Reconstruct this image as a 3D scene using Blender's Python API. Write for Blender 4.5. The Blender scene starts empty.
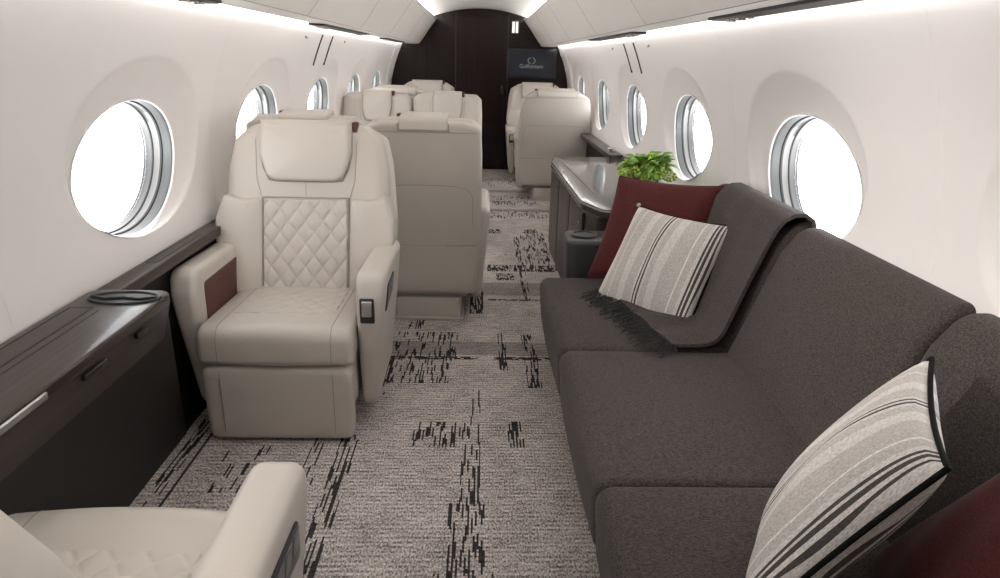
import bpy, bmesh, math, random
from mathutils import Vector, Matrix, Euler
R = random.Random(7)
PI = math.pi
C = bpy.context.scene.collection

# ------------------------------------------------------------------ objects
def obj(name, bm, mats, parent=None, smooth=True, label=None):
    me = bpy.data.meshes.new(name)
    bmesh.ops.recalc_face_normals(bm, faces=bm.faces)
    bm.to_mesh(me); bm.free()
    for m in (mats if isinstance(mats, (list, tuple)) else [mats]):
        me.materials.append(m)
    if smooth:
        me.polygons.foreach_set('use_smooth', [True] * len(me.polygons))
        try: me.set_sharp_from_angle(angle=math.radians(50))
        except Exception: pass
    o = bpy.data.objects.new(name, me); C.objects.link(o)
    if parent is not None: o.parent = parent
    if label: o['label'] = label
    return o
def tag(o, label, cat, group=None):
    o['label'] = label; o['category'] = cat
    if group: o['group'] = group
    return o
def thing(name, label, cat, loc=(0, 0, 0), rotz=0, group=None):
    o = bpy.data.objects.new(name, None); C.objects.link(o)
    o.location = loc; o.rotation_euler = (0, 0, rotz); o.empty_display_size = .1
    return tag(o, label, cat, group)
def struct(name, bm, mats, smooth=True, parent=None):
    o = obj(name, bm, mats, parent, smooth)
    if parent is None: o['kind'] = 'structure'
    return o
def dup(root, loc, rotz, label, group=None):
    r = root.copy(); C.objects.link(r); r.location = loc; r.rotation_euler = (0, 0, rotz)
    r['label'] = label
    if group: r['group'] = group
    for ch in list(root.children):
        c = ch.copy(); C.objects.link(c); c.parent = r
        for g in list(ch.children):
            d = g.copy(); C.objects.link(d); d.parent = c
    return r

# ------------------------------------------------------------------ shapes
def rpoly(pts, n=6):
    """closed outline from corner points (u, v, radius)"""
    out = []; N = len(pts)
    for i in range(N):
        p = Vector(pts[i][:2]); r = pts[i][2]
        a = (Vector(pts[i-1][:2]) - p); b = (Vector(pts[(i+1) % N][:2]) - p)
        la, lb = a.length, b.length
        if r <= 1e-6: out.append(tuple(p)); continue
        a.normalize(); b.normalize()
        ang = math.acos(max(-1, min(1, a.dot(b))))
        t = min(r / math.tan(ang/2), .49*la, .49*lb); rr = t * math.tan(ang/2)
        bis = (a + b).normalized(); c = p + bis * (rr / math.sin(ang/2))
        s = p + a*t; e = p + b*t
        a0 = math.atan2(s.y-c.y, s.x-c.x); a1 = math.atan2(e.y-c.y, e.x-c.x)
        d = (a1 - a0 + PI) % (2*PI) - PI
        for k in range(n+1):
            q = a0 + d*k/n
            out.append((c.x + rr*math.cos(q), c.y + rr*math.sin(q)))
    return out
def densify(o, step):
    res = []
    for i in range(len(o)):
        a = Vector(o[i]); b = Vector(o[(i+1) % len(o)]); L = (b-a).length
        if L < 1e-7: continue
        k = max(1, int(L/step))
        for j in range(k): res.append(tuple(a + (b-a)*j/k))
    return res
def area2(o):
    return sum(o[i][0]*o[(i+1) % len(o)][1] - o[(i+1) % len(o)][0]*o[i][1] for i in range(len(o)))
def inset(o, d):
    n = len(o); res = []
    for i in range(n):
        p = Vector(o[i]); a = (p - Vector(o[i-1])); b = (Vector(o[(i+1) % n]) - p)
        if a.length > 1e-9: a.normalize()
        if b.length > 1e-9: b.normalize()
        t = a + b
        if t.length < 1e-9: t = b
        t.normalize(); nrm = Vector((-t.y, t.x))
        res.append(tuple(p + nrm*d/max(.6, nrm.dot(Vector((-b.y, b.x))))))
    return res
def slab(bm, outline, d0, d1, e, fn, crown0=0., crown1=0., rings=5, step=.05, seg=4, center=None, mat=0, dn=1):
    """soft-edged slab: 2D outline extruded between depths d0 < d1, rounded by e, faces crowned; fn maps (u,v,d) to xyz"""
    o = densify(outline, step)
    if area2(o) < 0: o = o[::-1]
    e = min(e, (d1-d0)/2)
    ins = [(e*(1-math.cos(k/seg*PI/2)), e*(1-math.sin(k/seg*PI/2))) for k in range(seg+1)]   # from side (0, e) to flat (e, 0)
    prof = [(i, d0 + d) for i, d in reversed(ins)] + [(0., d0+e+(d1-d0-2*e)*k/dn) for k in range(1, dn)] + [(i, d1 - d) for i, d in ins]
    fl = inset(o, e)
    cx = sum(p[0] for p in fl)/len(fl); cy = sum(p[1] for p in fl)/len(fl)
    if center: cx, cy = center
    loops = []
    def ring(pts, d): return [bm.verts.new(fn(u, v, d)) for u, v in pts]
    sc = [k/rings for k in range(1, rings)]
    c0 = bm.verts.new(fn(cx, cy, d0 - crown0))
    for s in sc: loops.append(ring([(cx+(u-cx)*s, cy+(v-cy)*s) for u, v in fl], d0 - crown0*(1-s*s)))
    for i, d in prof: loops.append(ring(inset(o, i) if i else o, d))
    for s in reversed(sc): loops.append(ring([(cx+(u-cx)*s, cy+(v-cy)*s) for u, v in fl], d1 + crown1*(1-s*s)))
    c1 = bm.verts.new(fn(cx, cy, d1 + crown1))
    n = len(o); fs = []
    for i in range(n):
        j = (i+1) % n
        fs.append(bm.faces.new((c0, loops[0][j], loops[0][i])))
        for a, b in zip(loops, loops[1:]): fs.append(bm.faces.new((a[i], a[j], b[j], b[i])))
        fs.append(bm.faces.new((c1, loops[-1][i], loops[-1][j])))
    for f in fs: f.material_index = mat
    return bm
def rrect(x0, x1, y0, y1, r): return rpoly([(x0, y0, r), (x1, y0, r), (x1, y1, r), (x0, y1, r)])
def soft(bm, x0, x1, y0, y1, z0, z1, r=.02, e=.01, top=0., bot=0., mat=0, step=.06, rings=4):
    return slab(bm, rrect(x0, x1, y0, y1, r), z0, z1, e, lambda u, v, d: (u, v, d), bot, top, step=step, mat=mat, rings=rings)
def box(bm, x0, x1, y0, y1, z0, z1, mat=0, M=None):
    vs = [Vector((x, y, z)) for x in (x0, x1) for y in (y0, y1) for z in (z0, z1)]
    if M is not None: vs = [M @ v for v in vs]
    v = [bm.verts.new(p) for p in vs]
    for f in ((0,1,3,2),(4,6,7,5),(0,4,5,1),(2,3,7,6),(0,2,6,4),(1,5,7,3)):
        bm.faces.new([v[i] for i in f]).material_index = mat
    return bm
def bvbox(bm, x0, x1, y0, y1, z0, z1, b=.004, mat=0, seg=2):
    t = bmesh.new(); box(t, x0, x1, y0, y1, z0, z1)
    bmesh.ops.bevel(t, geom=t.edges[:], offset=b, segments=seg, affect='EDGES', profile=.5)
    join(bm, t, mat); return bm
def join(bm, t, mat=0, M=None):
    mp = {v: bm.verts.new(M @ v.co if M is not None else v.co) for v in t.verts}
    for f in t.faces:
        try: bm.faces.new([mp[v] for v in f.verts]).material_index = mat
        except ValueError: pass
    t.free()
def tube(bm, pts, r, n=8, closed=False, mat=0, rfun=None):
    P = [Vector(p) for p in pts]; N = len(P); rings = []
    up = Vector((0, 0, 1)); last = None
    for i in range(N):
        a = P[i-1] if (i > 0 or closed) else P[i]; b = P[(i+1) % N] if (i < N-1 or closed) else P[i]
        t = (b - a)
        t = t.normalized() if t.length > 1e-9 else Vector((0, 0, 1))
        if last is None:
            ref = up if abs(t.dot(up)) < .9 else Vector((1, 0, 0)); x = t.cross(ref).normalized()
        else:
            x = (last - t*last.dot(t)); x = x.normalized() if x.length > 1e-6 else t.orthogonal().normalized()
        last = x; y = t.cross(x); rr = rfun(i/(N-1)) if rfun else r
        rings.append([bm.verts.new(P[i] + (x*math.cos(k/n*2*PI) + y*math.sin(k/n*2*PI))*rr) for k in range(n)])
    m = N if closed else N-1
    for i in range(m):
        A, B = rings[i], rings[(i+1) % N]
        for k in range(n):
            bm.faces.new((A[k], A[(k+1) % n], B[(k+1) % n], B[k])).material_index = mat
    if not closed:
        bm.faces.new(rings[0][::-1]).material_index = mat; bm.faces.new(rings[-1]).material_index = mat
    return bm
def lathe(bm, prof, c=(0, 0, 0), n=32, sx=1, sy=1, mat=0):
    rings = []
    for r, z in prof:
        rings.append([bm.verts.new((c[0]+sx*r*math.cos(k/n*2*PI), c[1]+sy*r*math.sin(k/n*2*PI), c[2]+z)) for k in range(n)])
    for A, B in zip(rings, rings[1:]):
        for k in range(n): bm.faces.new((A[k], A[(k+1) % n], B[(k+1) % n], B[k])).material_index = mat
    bm.faces.new(rings[0][::-1]).material_index = mat; bm.faces.new(rings[-1]).material_index = mat
    return bm
def extrude_y(bm, prof, y0, y1, ny=1, mat=0, closed=True):
    """closed (x,z) profile swept along Y"""
    rows = [[bm.verts.new((x, y0+(y1-y0)*j/ny, z)) for x, z in prof] for j in range(ny+1)]
    n = len(prof)
    for A, B in zip(rows, rows[1:]):
        for i in range(n if closed else n-1):
            bm.faces.new((A[i], A[(i+1) % n], B[(i+1) % n], B[i])).material_index = mat
    if closed:
        bm.faces.new(rows[0][::-1]).material_index = mat; bm.faces.new(rows[-1]).material_index = mat
    return bm

# ------------------------------------------------------------------ materials
def nm(name):
    m = bpy.data.materials.new(name); m.use_nodes = True
    nt = m.node_tree; b = nt.nodes['Principled BSDF']
    return m, nt, b
def N(nt, t, **kw):
    n = nt.nodes.new(t)
    for k, v in kw.items():
        if k in n.inputs: n.inputs[k].default_value = v
        else: setattr(n, k, v)
    return n
def L(nt, a, b): nt.links.new(a, b)
def math_(nt, op, a, b=None, clamp=False):
    n = nt.nodes.new('ShaderNodeMath'); n.operation = op; n.use_clamp = clamp
    for i, v in enumerate((a, b)):
        if v is None: continue
        if isinstance(v, (int, float)): n.inputs[i].default_value = v
        else: nt.links.new(v, n.inputs[i])
    return n.outputs[0]
def mixc(nt, f, a, b):
    n = nt.nodes.new('ShaderNodeMix'); n.data_type = 'RGBA'
    for s, v in ((0, f), (6, a), (7, b)):
        if isinstance(v, (int, float)): n.inputs[s].default_value = v
        elif isinstance(v, tuple): n.inputs[s].default_value = v + ((1,) if len(v) == 3 else ())
        else: nt.links.new(v, n.inputs[s])
    return n.outputs[2]
def coords(nt): return nt.nodes.new('ShaderNodeTexCoord').outputs['Object']
def scaled(nt, v, s):
    m = nt.nodes.new('ShaderNodeMapping'); m.inputs['Scale'].default_value = s; L(nt, v, m.inputs[0]); return m.outputs[0]
def simple(name, col, rough=.5, metal=0., bump=0., bscale=300., coat=0., spec=.5, vary=.0):
    m, nt, b = nm(name)
    b.inputs['Base Color'].default_value = col + (1,)
    b.inputs['Roughness'].default_value = rough; b.inputs['Metallic'].default_value = metal
    b.inputs['Coat Weight'].default_value = coat; b.inputs['Coat Roughness'].default_value = .06
    b.inputs['Specular IOR Level'].default_value = spec
    v = coords(nt)
    if vary:
        n = N(nt, 'ShaderNodeTexNoise', Scale=6.); L(nt, v, n.inputs['Vector'])
        L(nt, mixc(nt, n.outputs['Fac'], tuple(c*(1-vary) for c in col), tuple(min(1, c*(1+vary)) for c in col)), b.inputs['Base Color'])
    if bump:
        n = N(nt, 'ShaderNodeTexNoise', Scale=bscale, Detail=3.); L(nt, v, n.inputs['Vector'])
        bp = N(nt, 'ShaderNodeBump', Strength=bump, Distance=.002); L(nt, n.outputs['Fac'], bp.inputs['Height']); L(nt, bp.outputs[0], b.inputs['Normal'])
    return m
M_leather = simple('cream_leather', (.51, .465, .42), .45, bump=.12, bscale=420, vary=.025)
M_seam = simple('leather_seam', (.30, .27, .245), .7)
M_maroon = simple('burgundy_leather', (.085, .022, .020), .5, bump=.1, bscale=400)
M_wall = simple('cabin_wall_panel', (.86, .82, .80), .5, vary=.01)
M_valance = simple('valance_panel', (.84, .80, .76), .42, vary=.01)
M_ceiling = simple('ceiling_panel', (.80, .79, .77), .5)
M_rim = simple('window_rim', (.80, .80, .79), .3)
M_liner = simple('window_liner', (.05, .05, .05), .4)
M_reveal = simple('window_reveal', (.075, .079, .077), .4)
M_reveal2 = simple('window_inner_ring', (.14, .137, .132), .35)
M_gap = simple('window_gap', (.012, .012, .012), .6)
M_black = simple('black_plastic', (.012, .012, .013), .35)
M_slot = simple('slot_black', (.01, .01, .01), .5)
M_chrome = simple('polished_metal', (.78, .77, .75), .16, metal=1.)
M_trimmetal = simple('dark_metal_trim', (.25, .25, .25), .4, metal=1.)
M_satin = simple('satin_metal', (.62, .62, .62), .3, metal=1.)
M_charleather = simple('charcoal_leather', (.035, .036, .038), .38, bump=.15, bscale=350)
M_pipe = simple('black_piping', (.008, .008, .008), .9, spec=.1)
M_panel = simple('console_panel', (.013, .011, .0105), .45, spec=.2)
M_knot = simple('linen_knot', (.42, .40, .37), .9, bump=.6, bscale=200)
M_switch = simple('switch_grey', (.12, .115, .11), .35)
M_pot = simple('stone_pot', (.16, .145, .135), .8, bump=.8, bscale=60, vary=.35)
M_stem = simple('stem_green', (.10, .20, .03), .6)

def wood(name, c1, c2, rough, coat, stretch, axis='Y', spec=.5):
    m, nt, b = nm(name)
    s = {'Y': (stretch, 1.2, stretch), 'Z': (stretch, stretch, 1.2)}[axis]
    v = scaled(nt, coords(nt), s)
    n = N(nt, 'ShaderNodeTexNoise', Scale=1., Detail=6., Roughness=.65); L(nt, v, n.inputs['Vector'])
    r = N(nt, 'ShaderNodeValToRGB'); r.color_ramp.elements[0].position = .35; r.color_ramp.elements[1].position = .68
    r.color_ramp.elements[0].color = c1 + (1,); r.color_ramp.elements[1].color = c2 + (1,)
    L(nt, n.outputs['Fac'], r.inputs[0]); L(nt, r.outputs[0], b.inputs['Base Color'])
    b.inputs['Roughness'].default_value = rough; b.inputs['Coat Weight'].default_value = coat; b.inputs['Coat Roughness'].default_value = .05
    b.inputs['Specular IOR Level'].default_value = spec
    return m
M_wood = wood('dark_veneer', (.020, .0135, .0115), (.048, .034, .029), .3, .15, 70, 'Y', .25)
M_woodgloss = wood('gloss_dark_veneer', (.042, .036, .033), (.065, .056, .052), .12, .1, 60, 'Y', .4)
M_woodfront = wood('dark_veneer_front', (.022, .015, .013), (.048, .035, .031), .35, .1, 60, 'Y', .3)
M_bulk = wood('bulkhead_veneer', (.010, .0055, .005), (.020, .011, .010), .2, .0, 40, 'Z', .25)

def fabric(name, c1, c2, sc=900, bump=.5):
    m, nt, b = nm(name); v = coords(nt)
    n = N(nt, 'ShaderNodeTexNoise', Scale=sc*.45, Detail=2.); L(nt, v, n.inputs['Vector'])
    n2 = N(nt, 'ShaderNodeTexNoise', Scale=14., Detail=2.); L(nt, v, n2.inputs['Vector'])
    w = N(nt, 'ShaderNodeTexNoise', Scale=1.); L(nt, scaled(nt, v, (90, sc*.8, sc*.8)), w.inputs['Vector'])
    f = math_(nt, 'ADD', math_(nt, 'MULTIPLY', n.outputs['Fac'], .5), math_(nt, 'MULTIPLY', w.outputs['Fac'], .5))
    r = N(nt, 'ShaderNodeMapRange'); r.inputs['From Min'].default_value = .36; r.inputs['From Max'].default_value = .64; L(nt, f, r.inputs[0])
    L(nt, mixc(nt, r.outputs[0], c1, c2), b.inputs['Base Color'])
    b.inputs['Roughness'].default_value = .95; b.inputs['Specular IOR Level'].default_value = .15
    b.inputs['Sheen Weight'].default_value = .08; b.inputs['Sheen Roughness'].default_value = .4
    bp = N(nt, 'ShaderNodeBump', Strength=bump, Distance=.0015); L(nt, f, bp.inputs['Height']); L(nt, bp.outputs[0], b.inputs['Normal'])
    return m
M_sofa = fabric('charcoal_weave', (.027, .0225, .021), (.100, .084, .078), 520)
M_throw = fabric('grey_throw_weave', (.027, .0225, .021), (.102, .086, .080), 480)
M_fringe = simple('throw_fringe', (.028, .026, .026), .95)
M_red = fabric('burgundy_cloth', (.052, .012, .012), (.105, .026, .025), 520, .3)

def stripes(S):
    m, nt, b = nm('striped_linen'); v = coords(nt)
    sp = N(nt, 'ShaderNodeSeparateXYZ'); L(nt, v, sp.inputs[0])
    t = math_(nt, 'ADD', math_(nt, 'DIVIDE', sp.outputs[0], S), .5)
    r = N(nt, 'ShaderNodeValToRGB'); r.color_ramp.interpolation = 'CONSTANT'
    li = (.64, .605, .575); mid = (.51, .475, .445); wh = (.74, .72, .69); dk = (.030, .026, .025); gy = (.20, .18, .165)
    dk2 = (.075, .066, .062)
    st = [(0, li), (.10, mid), (.165, wh), (.175, mid), (.27, li), (.34, mid), (.425, li), (.442, dk2), (.456, li), (.472, dk2), (.488, li), (.504, mid), (.56, li), (.64, mid), (.785, wh), (.796, mid), (.85, li), (.878, dk2), (.892, li), (.906, dk2), (.924, li), (.938, dk2), (.952, li)]
    els = r.color_ramp.elements
    els[0].position = 0; els[0].color = st[0][1] + (1,)
    els[1].position = st[1][0]; els[1].color = st[1][1] + (1,)
    for p, c in st[2:]:
        e = els.new(p); e.color = c + (1,)
    L(nt, t, r.inputs[0])
    n = N(nt, 'ShaderNodeTexNoise', Scale=1., Detail=2.); L(nt, scaled(nt, v, (500, 500, 140)), n.inputs['Vector'])
    f = N(nt, 'ShaderNodeMapRange'); f.inputs['From Min'].default_value = .35; f.inputs['From Max'].default_value = .65; f.inputs['To Min'].default_value = .72; f.inputs['To Max'].default_value = 1.15
    L(nt, n.outputs['Fac'], f.inputs[0])
    mx = nt.nodes.new('ShaderNodeMix'); mx.data_type = 'RGBA'; mx.blend_type = 'MULTIPLY'; mx.inputs[0].default_value = 1
    L(nt, r.outputs[0], mx.inputs[6]); L(nt, f.outputs[0], mx.inputs[7]); L(nt, mx.outputs[2], b.inputs['Base Color'])
    b.inputs['Roughness'].default_value = .9; b.inputs['Specular IOR Level'].default_value = .2
    bp = N(nt, 'ShaderNodeBump', Strength=.3, Distance=.001); L(nt, n.outputs['Fac'], bp.inputs['Height']); L(nt, bp.outputs[0], b.inputs['Normal'])
    return m

def glass_pane():
    m, nt, b = nm('window_glass'); nt.nodes.remove(b)
    o = nt.nodes['Material Output']
    t = N(nt, 'ShaderNodeBsdfTransparent'); t.inputs[0].default_value = (.95, .96, .97, 1)
    g = N(nt, 'ShaderNodeBsdfGlossy'); g.inputs['Roughness'].default_value = .03
    mx = N(nt, 'ShaderNodeMixShader'); mx.inputs[0].default_value = .06
    L(nt, t.outputs[0], mx.inputs[1]); L(nt, g.outputs[0], mx.inputs[2]); L(nt, mx.outputs[0], o.inputs[0])
    return m
M_glass = glass_pane()
def emit(name, col, s):
    m, nt, b = nm(name)
    b.inputs['Base Color'].default_value = (.02, .02, .02, 1); b.inputs['Emission Color'].default_value = col + (1,); b.inputs['Emission Strength'].default_value = s
    b.inputs['Roughness'].default_value = .35; b.inputs['Specular IOR Level'].default_value = .15
    return m
M_screen = emit('screen_glow', (.004, .005, .009), 1.)
M_logo = emit('screen_logo', (.16, .16, .165), 1.)
M_lampwhite = emit('lit_lens', (1, .97, .92), 1.2)

def carpet():
    m, nt, b = nm('patterned_carpet'); v = coords(nt)
    sp = N(nt, 'ShaderNodeSeparateXYZ'); L(nt, v, sp.inputs[0]); X, Y = sp.outputs[0], sp.outputs[1]
    fine = N(nt, 'ShaderNodeTexNoise', Scale=1., Detail=3., Roughness=.7); L(nt, scaled(nt, v, (170, 95, 1)), fine.inputs['Vector'])
    big = N(nt, 'ShaderNodeTexNoise', Scale=5., Detail=2.); L(nt, v, big.inputs['Vector'])
    # woven ribs running across the aisle
    wob = N(nt, 'ShaderNodeTexNoise', Scale=8.); L(nt, v, wob.inputs['Vector'])
    rib = math_(nt, 'SINE', math_(nt, 'ADD', math_(nt, 'MULTIPLY', Y, 2*PI/.021), math_(nt, 'MULTIPLY', wob.outputs['Fac'], 3.)))
    ribn = N(nt, 'ShaderNodeTexNoise', Scale=1., Detail=2.); L(nt, scaled(nt, v, (14, 70, 1)), ribn.inputs['Vector'])
    f = math_(nt, 'ADD', math_(nt, 'MULTIPLY', math_(nt, 'SUBTRACT', fine.outputs['Fac'], .5), 3.4), .47)
    f = math_(nt, 'ADD', f, math_(nt, 'MULTIPLY', rib, .13))
    f = math_(nt, 'ADD', f, math_(nt, 'MULTIPLY', math_(nt, 'SUBTRACT', ribn.outputs['Fac'], .5), .9))
    f = math_(nt, 'ADD', f, math_(nt, 'MULTIPLY', math_(nt, 'SUBTRACT', big.outputs['Fac'], .5), .5), True)
    base = mixc(nt, f, (.13, .11, .107), (.86, .78, .74))
    def inb(val, a, c):   # 1 inside [a, c]
        return math_(nt, 'MULTIPLY', math_(nt, 'GREATER_THAN', val, a), math_(nt, 'LESS_THAN', val, c))
    def rect(x0, x1, y0, y1): return math_(nt, 'MULTIPLY', inb(X, x0, x1), inb(Y, y0, y1))
    # plum tinted cross bands
    bands = None
    for y0, y1 in ((3.16, 3.33), (4.08, 4.34), (6.62, 6.72), (7.6, 7.75)):
        k = inb(Y, y0, y1); bands = k if bands is None else math_(nt, 'MAXIMUM', bands, k)
    base = mixc(nt, math_(nt, 'MULTIPLY', bands, .45), base, (.10, .082, .082))
    # black dashes along the aisle: one random value per thread column and run
    def dashes(w, ln):
        col = math_(nt, 'FLOOR', math_(nt, 'DIVIDE', X, w))
        wn = N(nt, 'ShaderNodeTexWhiteNoise', noise_dimensions='1D'); L(nt, col, wn.inputs['W'])
        row = math_(nt, 'FLOOR', math_(nt, 'ADD', math_(nt, 'DIVIDE', Y, ln), math_(nt, 'MULTIPLY', wn.outputs['Value'], 7.)))
        cb = N(nt, 'ShaderNodeCombineXYZ'); L(nt, col, cb.inputs[0]); L(nt, row, cb.inputs[1])
        w2 = N(nt, 'ShaderNodeTexWhiteNoise', noise_dimensions='2D'); L(nt, cb.outputs[0], w2.inputs['Vector'])
        return w2.outputs['Value']
    dl = dashes(.0062, .075); ds = dashes(.007, .035); dx = dashes(.016, .011)
    dens_l = [(-.10, .075, .9, 1.62, .36), (-.075, .05, 1.62, 1.95, .38), (-.035, .035, 1.93, 2.30, .34), (-.005, .035, 2.30, 2.78, .34), (-.235, .0, 2.30, 2.49, .34), (.143, .205, 2.30, 2.50, .66),
              (-.50, -.43, 1.35, 2.38, .42), (-.60, -.545, 2.05, 2.45, .36), (-.44, -.11, 2.84, 3.08, .22), (-.44, -.08, 3.08, 3.46, .24), (.125, .165, 2.98, 3.46, .45),
              (.25, .315, 2.80, 3.44, .42), (-.47, -.385, 2.72, 3.1, .60), (-.03, .05, 3.75, 4.15, .58), (.30, .345, 4.0, 5.6, .42), (.36, .56, 4.75, 5.75, .30), (.12, .70, 6.3, 6.6, .20), (.15, .6, 6.9, 7.4, .12), (.1, .5, 8.0, 8.6, .12),
              (-1.075, -1.03, .8, 3.2, .38), (-.36, -.28, 3.5, 3.75, .4), (-.9, -.7, 2.0, 2.3, .12)]
    dens_s = [(.08, .62, 4.60, 4.76, .62), (.14, .26, 4.40, 4.55, .6), (.10, .20, 5.70, 5.85, .65), (.40, .52, 5.72, 5.86, .6), (.15, .36, 6.95, 7.1, .4)]
    dens_x = [(-.42, .02, 3.105, 3.14, .80), (.10, .40, 3.105, 3.14, .85), (.08, .43, 3.985, 4.01, .9), (.08, .7, 6.60, 6.63, .8), (.1, .7, 5.02, 5.04, .3)]
    tot = None
    for src, lst in ((dl, dens_l), (ds, dens_s), (dx, dens_x)):
        acc = None
        for x0, x1, y0, y1, dn in lst:
            k = math_(nt, 'MULTIPLY', rect(x0, x1, y0, y1), dn)
            acc = k if acc is None else math_(nt, 'MAXIMUM', acc, k)
        k = math_(nt, 'LESS_THAN', src, acc)
        tot = k if tot is None else math_(nt, 'MAXIMUM', tot, k)
    L(nt, mixc(nt, math_(nt, 'MULTIPLY', tot, .93), base, (.012, .011, .012)), b.inputs['Base Color'])
    b.inputs['Roughness'].default_value = 1.; b.inputs['Specular IOR Level'].default_value = .05
    bp = N(nt, 'ShaderNodeBump', Strength=.7, Distance=.003); L(nt, f, bp.inputs['Height']); L(nt, bp.outputs[0], b.inputs['Normal'])
    return m
M_carpet = carpet()

# ------------------------------------------------------------------ the cabin shell
Y0, Y1 = -1.5, 9.3
WZ = [0., .5, .72, .88, 1.03, 1.24, 1.42, 1.575]
WX = [1.13, 1.135, 1.14, 1.155, 1.15, 1.11, 1.05, .985]
def wallX(z):                       # smooth cross-section of the side wall (Catmull-Rom)
    z = max(0, min(1.575, z))
    i = max(k for k in range(len(WZ)-1) if WZ[k] <= z)
    h = WZ[i+1]-WZ[i]; t = (z-WZ[i])/h
    def sl(k):
        if k == 0 : return (WX[1]-WX[0])/(WZ[1]-WZ[0])
        if k == len(WZ)-1: return (WX[-1]-WX[-2])/(WZ[-1]-WZ[-2])
        return (WX[k+1]-WX[k-1])/(WZ[k+1]-WZ[k-1])
    a, b = sl(i)*h, sl(i+1)*h
    return (2*t**3-3*t*t+1)*WX[i] + (t**3-2*t*t+t)*a + (-2*t**3+3*t*t)*WX[i+1] + (t**3-t*t)*b
WA, WB, WCZ = .353, .222, 1.020
WINY = [2.345 + 1.425*k for k in range(-1, 5)]
def smooth01(t): t = max(0, min(1, t)); return t*t*(3-2*t)
WSH = .05                           # the opening sits a little off the middle of its panel
def dish(y, z, yc):                # funnel-shaped surround sloping from a crease to the window rim
    qd = math.hypot((y-yc-.10)/.475, (z-1.085)/.297)
    qw = math.hypot((y-yc-WSH)/WA, (z-WCZ)/WB)
    if qw <= 1.0: return .030
    if qd >= 1.0: return 0.
    return .030*((1-qd)/((1-qd)+(qw-1)*.8))**.6
def make_wall(side, name):
    s = -1 if side == 'left' else 1
    bm = bmesh.new()
    zlo, zhi = .70, 1.575
    for yc in WINY:
        y0, y1 = yc-.7125, yc+.7125
        # rectangle boundary points and matching hole angles
        per = []
        ny, nz = 60, 36
        for k in range(ny): per.append((y0+(y1-y0)*k/ny, zlo))
        for k in range(nz): per.append((y1, zlo+(zhi-zlo)*k/nz))
        for k in range(ny): per.append((y1-(y1-y0)*k/ny, zhi))
        for k in range(nz): per.append((y0, zhi-(zhi-zlo)*k/nz))
        rings = []
        NR = 46
        for j in range(NR+2):
            r = j/NR if j < NR else (.994 if j == NR else 1.)
            row = []
            for (py, pz) in per:
                a = math.atan2((pz-WCZ)/WB, (py-yc-WSH)/WA)
                ey, ez = yc+WSH+WA*math.cos(a), WCZ+WB*math.sin(a)
                y = ey+(py-ey)*r; z = ez+(pz-ez)*r
                d = dish(y, z, yc)
                if r == 1. and zlo+.01 < pz < zhi-.01: d += .0015
                row.append(bm.verts.new((s*(wallX(z)+d), y, z)))
            rings.append(row)
        n = len(per)
        for A, B in zip(rings, rings[1:]):
            for i in range(n): bm.faces.new((A[i], A[(i+1) % n], B[(i+1) % n], B[i]))
    zs = [zlo+(zhi-zlo)*k/24 for k in range(25)]
    for ya, yb in ((Y0, WINY[0]-.7125), (WINY[-1]+.7125, Y1)):
        cols = [[bm.verts.new((s*wallX(z), y, z)) for z in zs] for y in (ya, (ya+yb)/2, yb)]
        for A, B in zip(cols, cols[1:]):
            for k in range(24): bm.faces.new((A[k], A[k+1], B[k+1], B[k]))
    zs = [0, .25, .5, .70]
    cols = [[bm.verts.new((s*wallX(z), y, z)) for z in zs] for y in (Y0, Y1)]
    for k in range(3): bm.faces.new((cols[0][k], cols[0][k+1], cols[1][k+1], cols[1][k]))
    bmesh.ops.remove_doubles(bm, verts=bm.verts, dist=1e-5)
    o = struct(name, bm, M_wall)
    # slots and small outlets set into the wall above the second gap
    return o
make_wall('left', 'wall_left'); make_wall('right', 'wall_right')

def make_window(s, yc, i):
    bm = bmesh.new(); n = 96
    prof = [(.009, -.001, 0), (.008, -.006, 0), (.004, -.007, 0), (.0, -.002, 0), (.001, .010, 1), (.001, .036, 1), (-.003, .038, 2), (-.003, .046, 2), (-.001, .048, 3), (-.001, .070, 3), (-.004, .072, 2), (-.004, .077, 2), (-.002, .079, 4), (-.002, .110, 4)]
    rings = []
    for off, dpt, mi in prof:
        row = []
        for k in range(n):
            a = k/n*2*PI
            y = yc+WSH+(WA+off)*math.cos(a); z = WCZ+(WB+off)*math.sin(a)
            row.append(bm.verts.new((s*(wallX(z)+(dish(y, z, yc) if off > .002 else .030)+dpt), y, z)))
        rings.append(row)
    for j, (A, B) in enumerate(zip(rings, rings[1:])):
        for k in range(n): bm.faces.new((A[k], A[(k+1) % n], B[(k+1) % n], B[k])).material_index = prof[j+1][2]
    w = struct('window_%d' % i, bm, [M_rim, M_reveal, M_gap, M_reveal2, M_liner])
    bm = bmesh.new()
    fr = []
    for dpt in (.098, .102):
        row = []
        for k in range(n):
            a = k/n*2*PI; y = yc+WSH+(WA-.003)*math.cos(a); z = WCZ+(WB-.003)*math.sin(a)
            row.append(bm.verts.new((s*(wallX(z)+.030+dpt), y, z)))
        fr.append(row)
        bm.faces.new(row if dpt > .100 else row[::-1])
    for k in range(n): bm.faces.new((fr[0][k], fr[0][(k+1) % n], fr[1][(k+1) % n], fr[1][k]))
    obj('pane', bm, M_glass, w, smooth=False)
i = 1
for s in (-1, 1):
    for yc in WINY: make_window(s, yc, i); i += 1

bm = bmesh.new(); box(bm, -1.16, 1.16, Y0, Y1, -.05, 0); struct('floor', bm, M_carpet, False)

# ceiling vault
def vz(x): return 2.0-.09*(x/.56)**2
xs = [-.93+1.86*k/40 for k in range(41)]
prof = [(x, vz(x)) for x in xs] + [(x, vz(x)+.03) for x in reversed(xs)]
bm = bmesh.new(); extrude_y(bm, prof, Y0, Y1); struct('ceiling', bm, M_ceiling)

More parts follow.
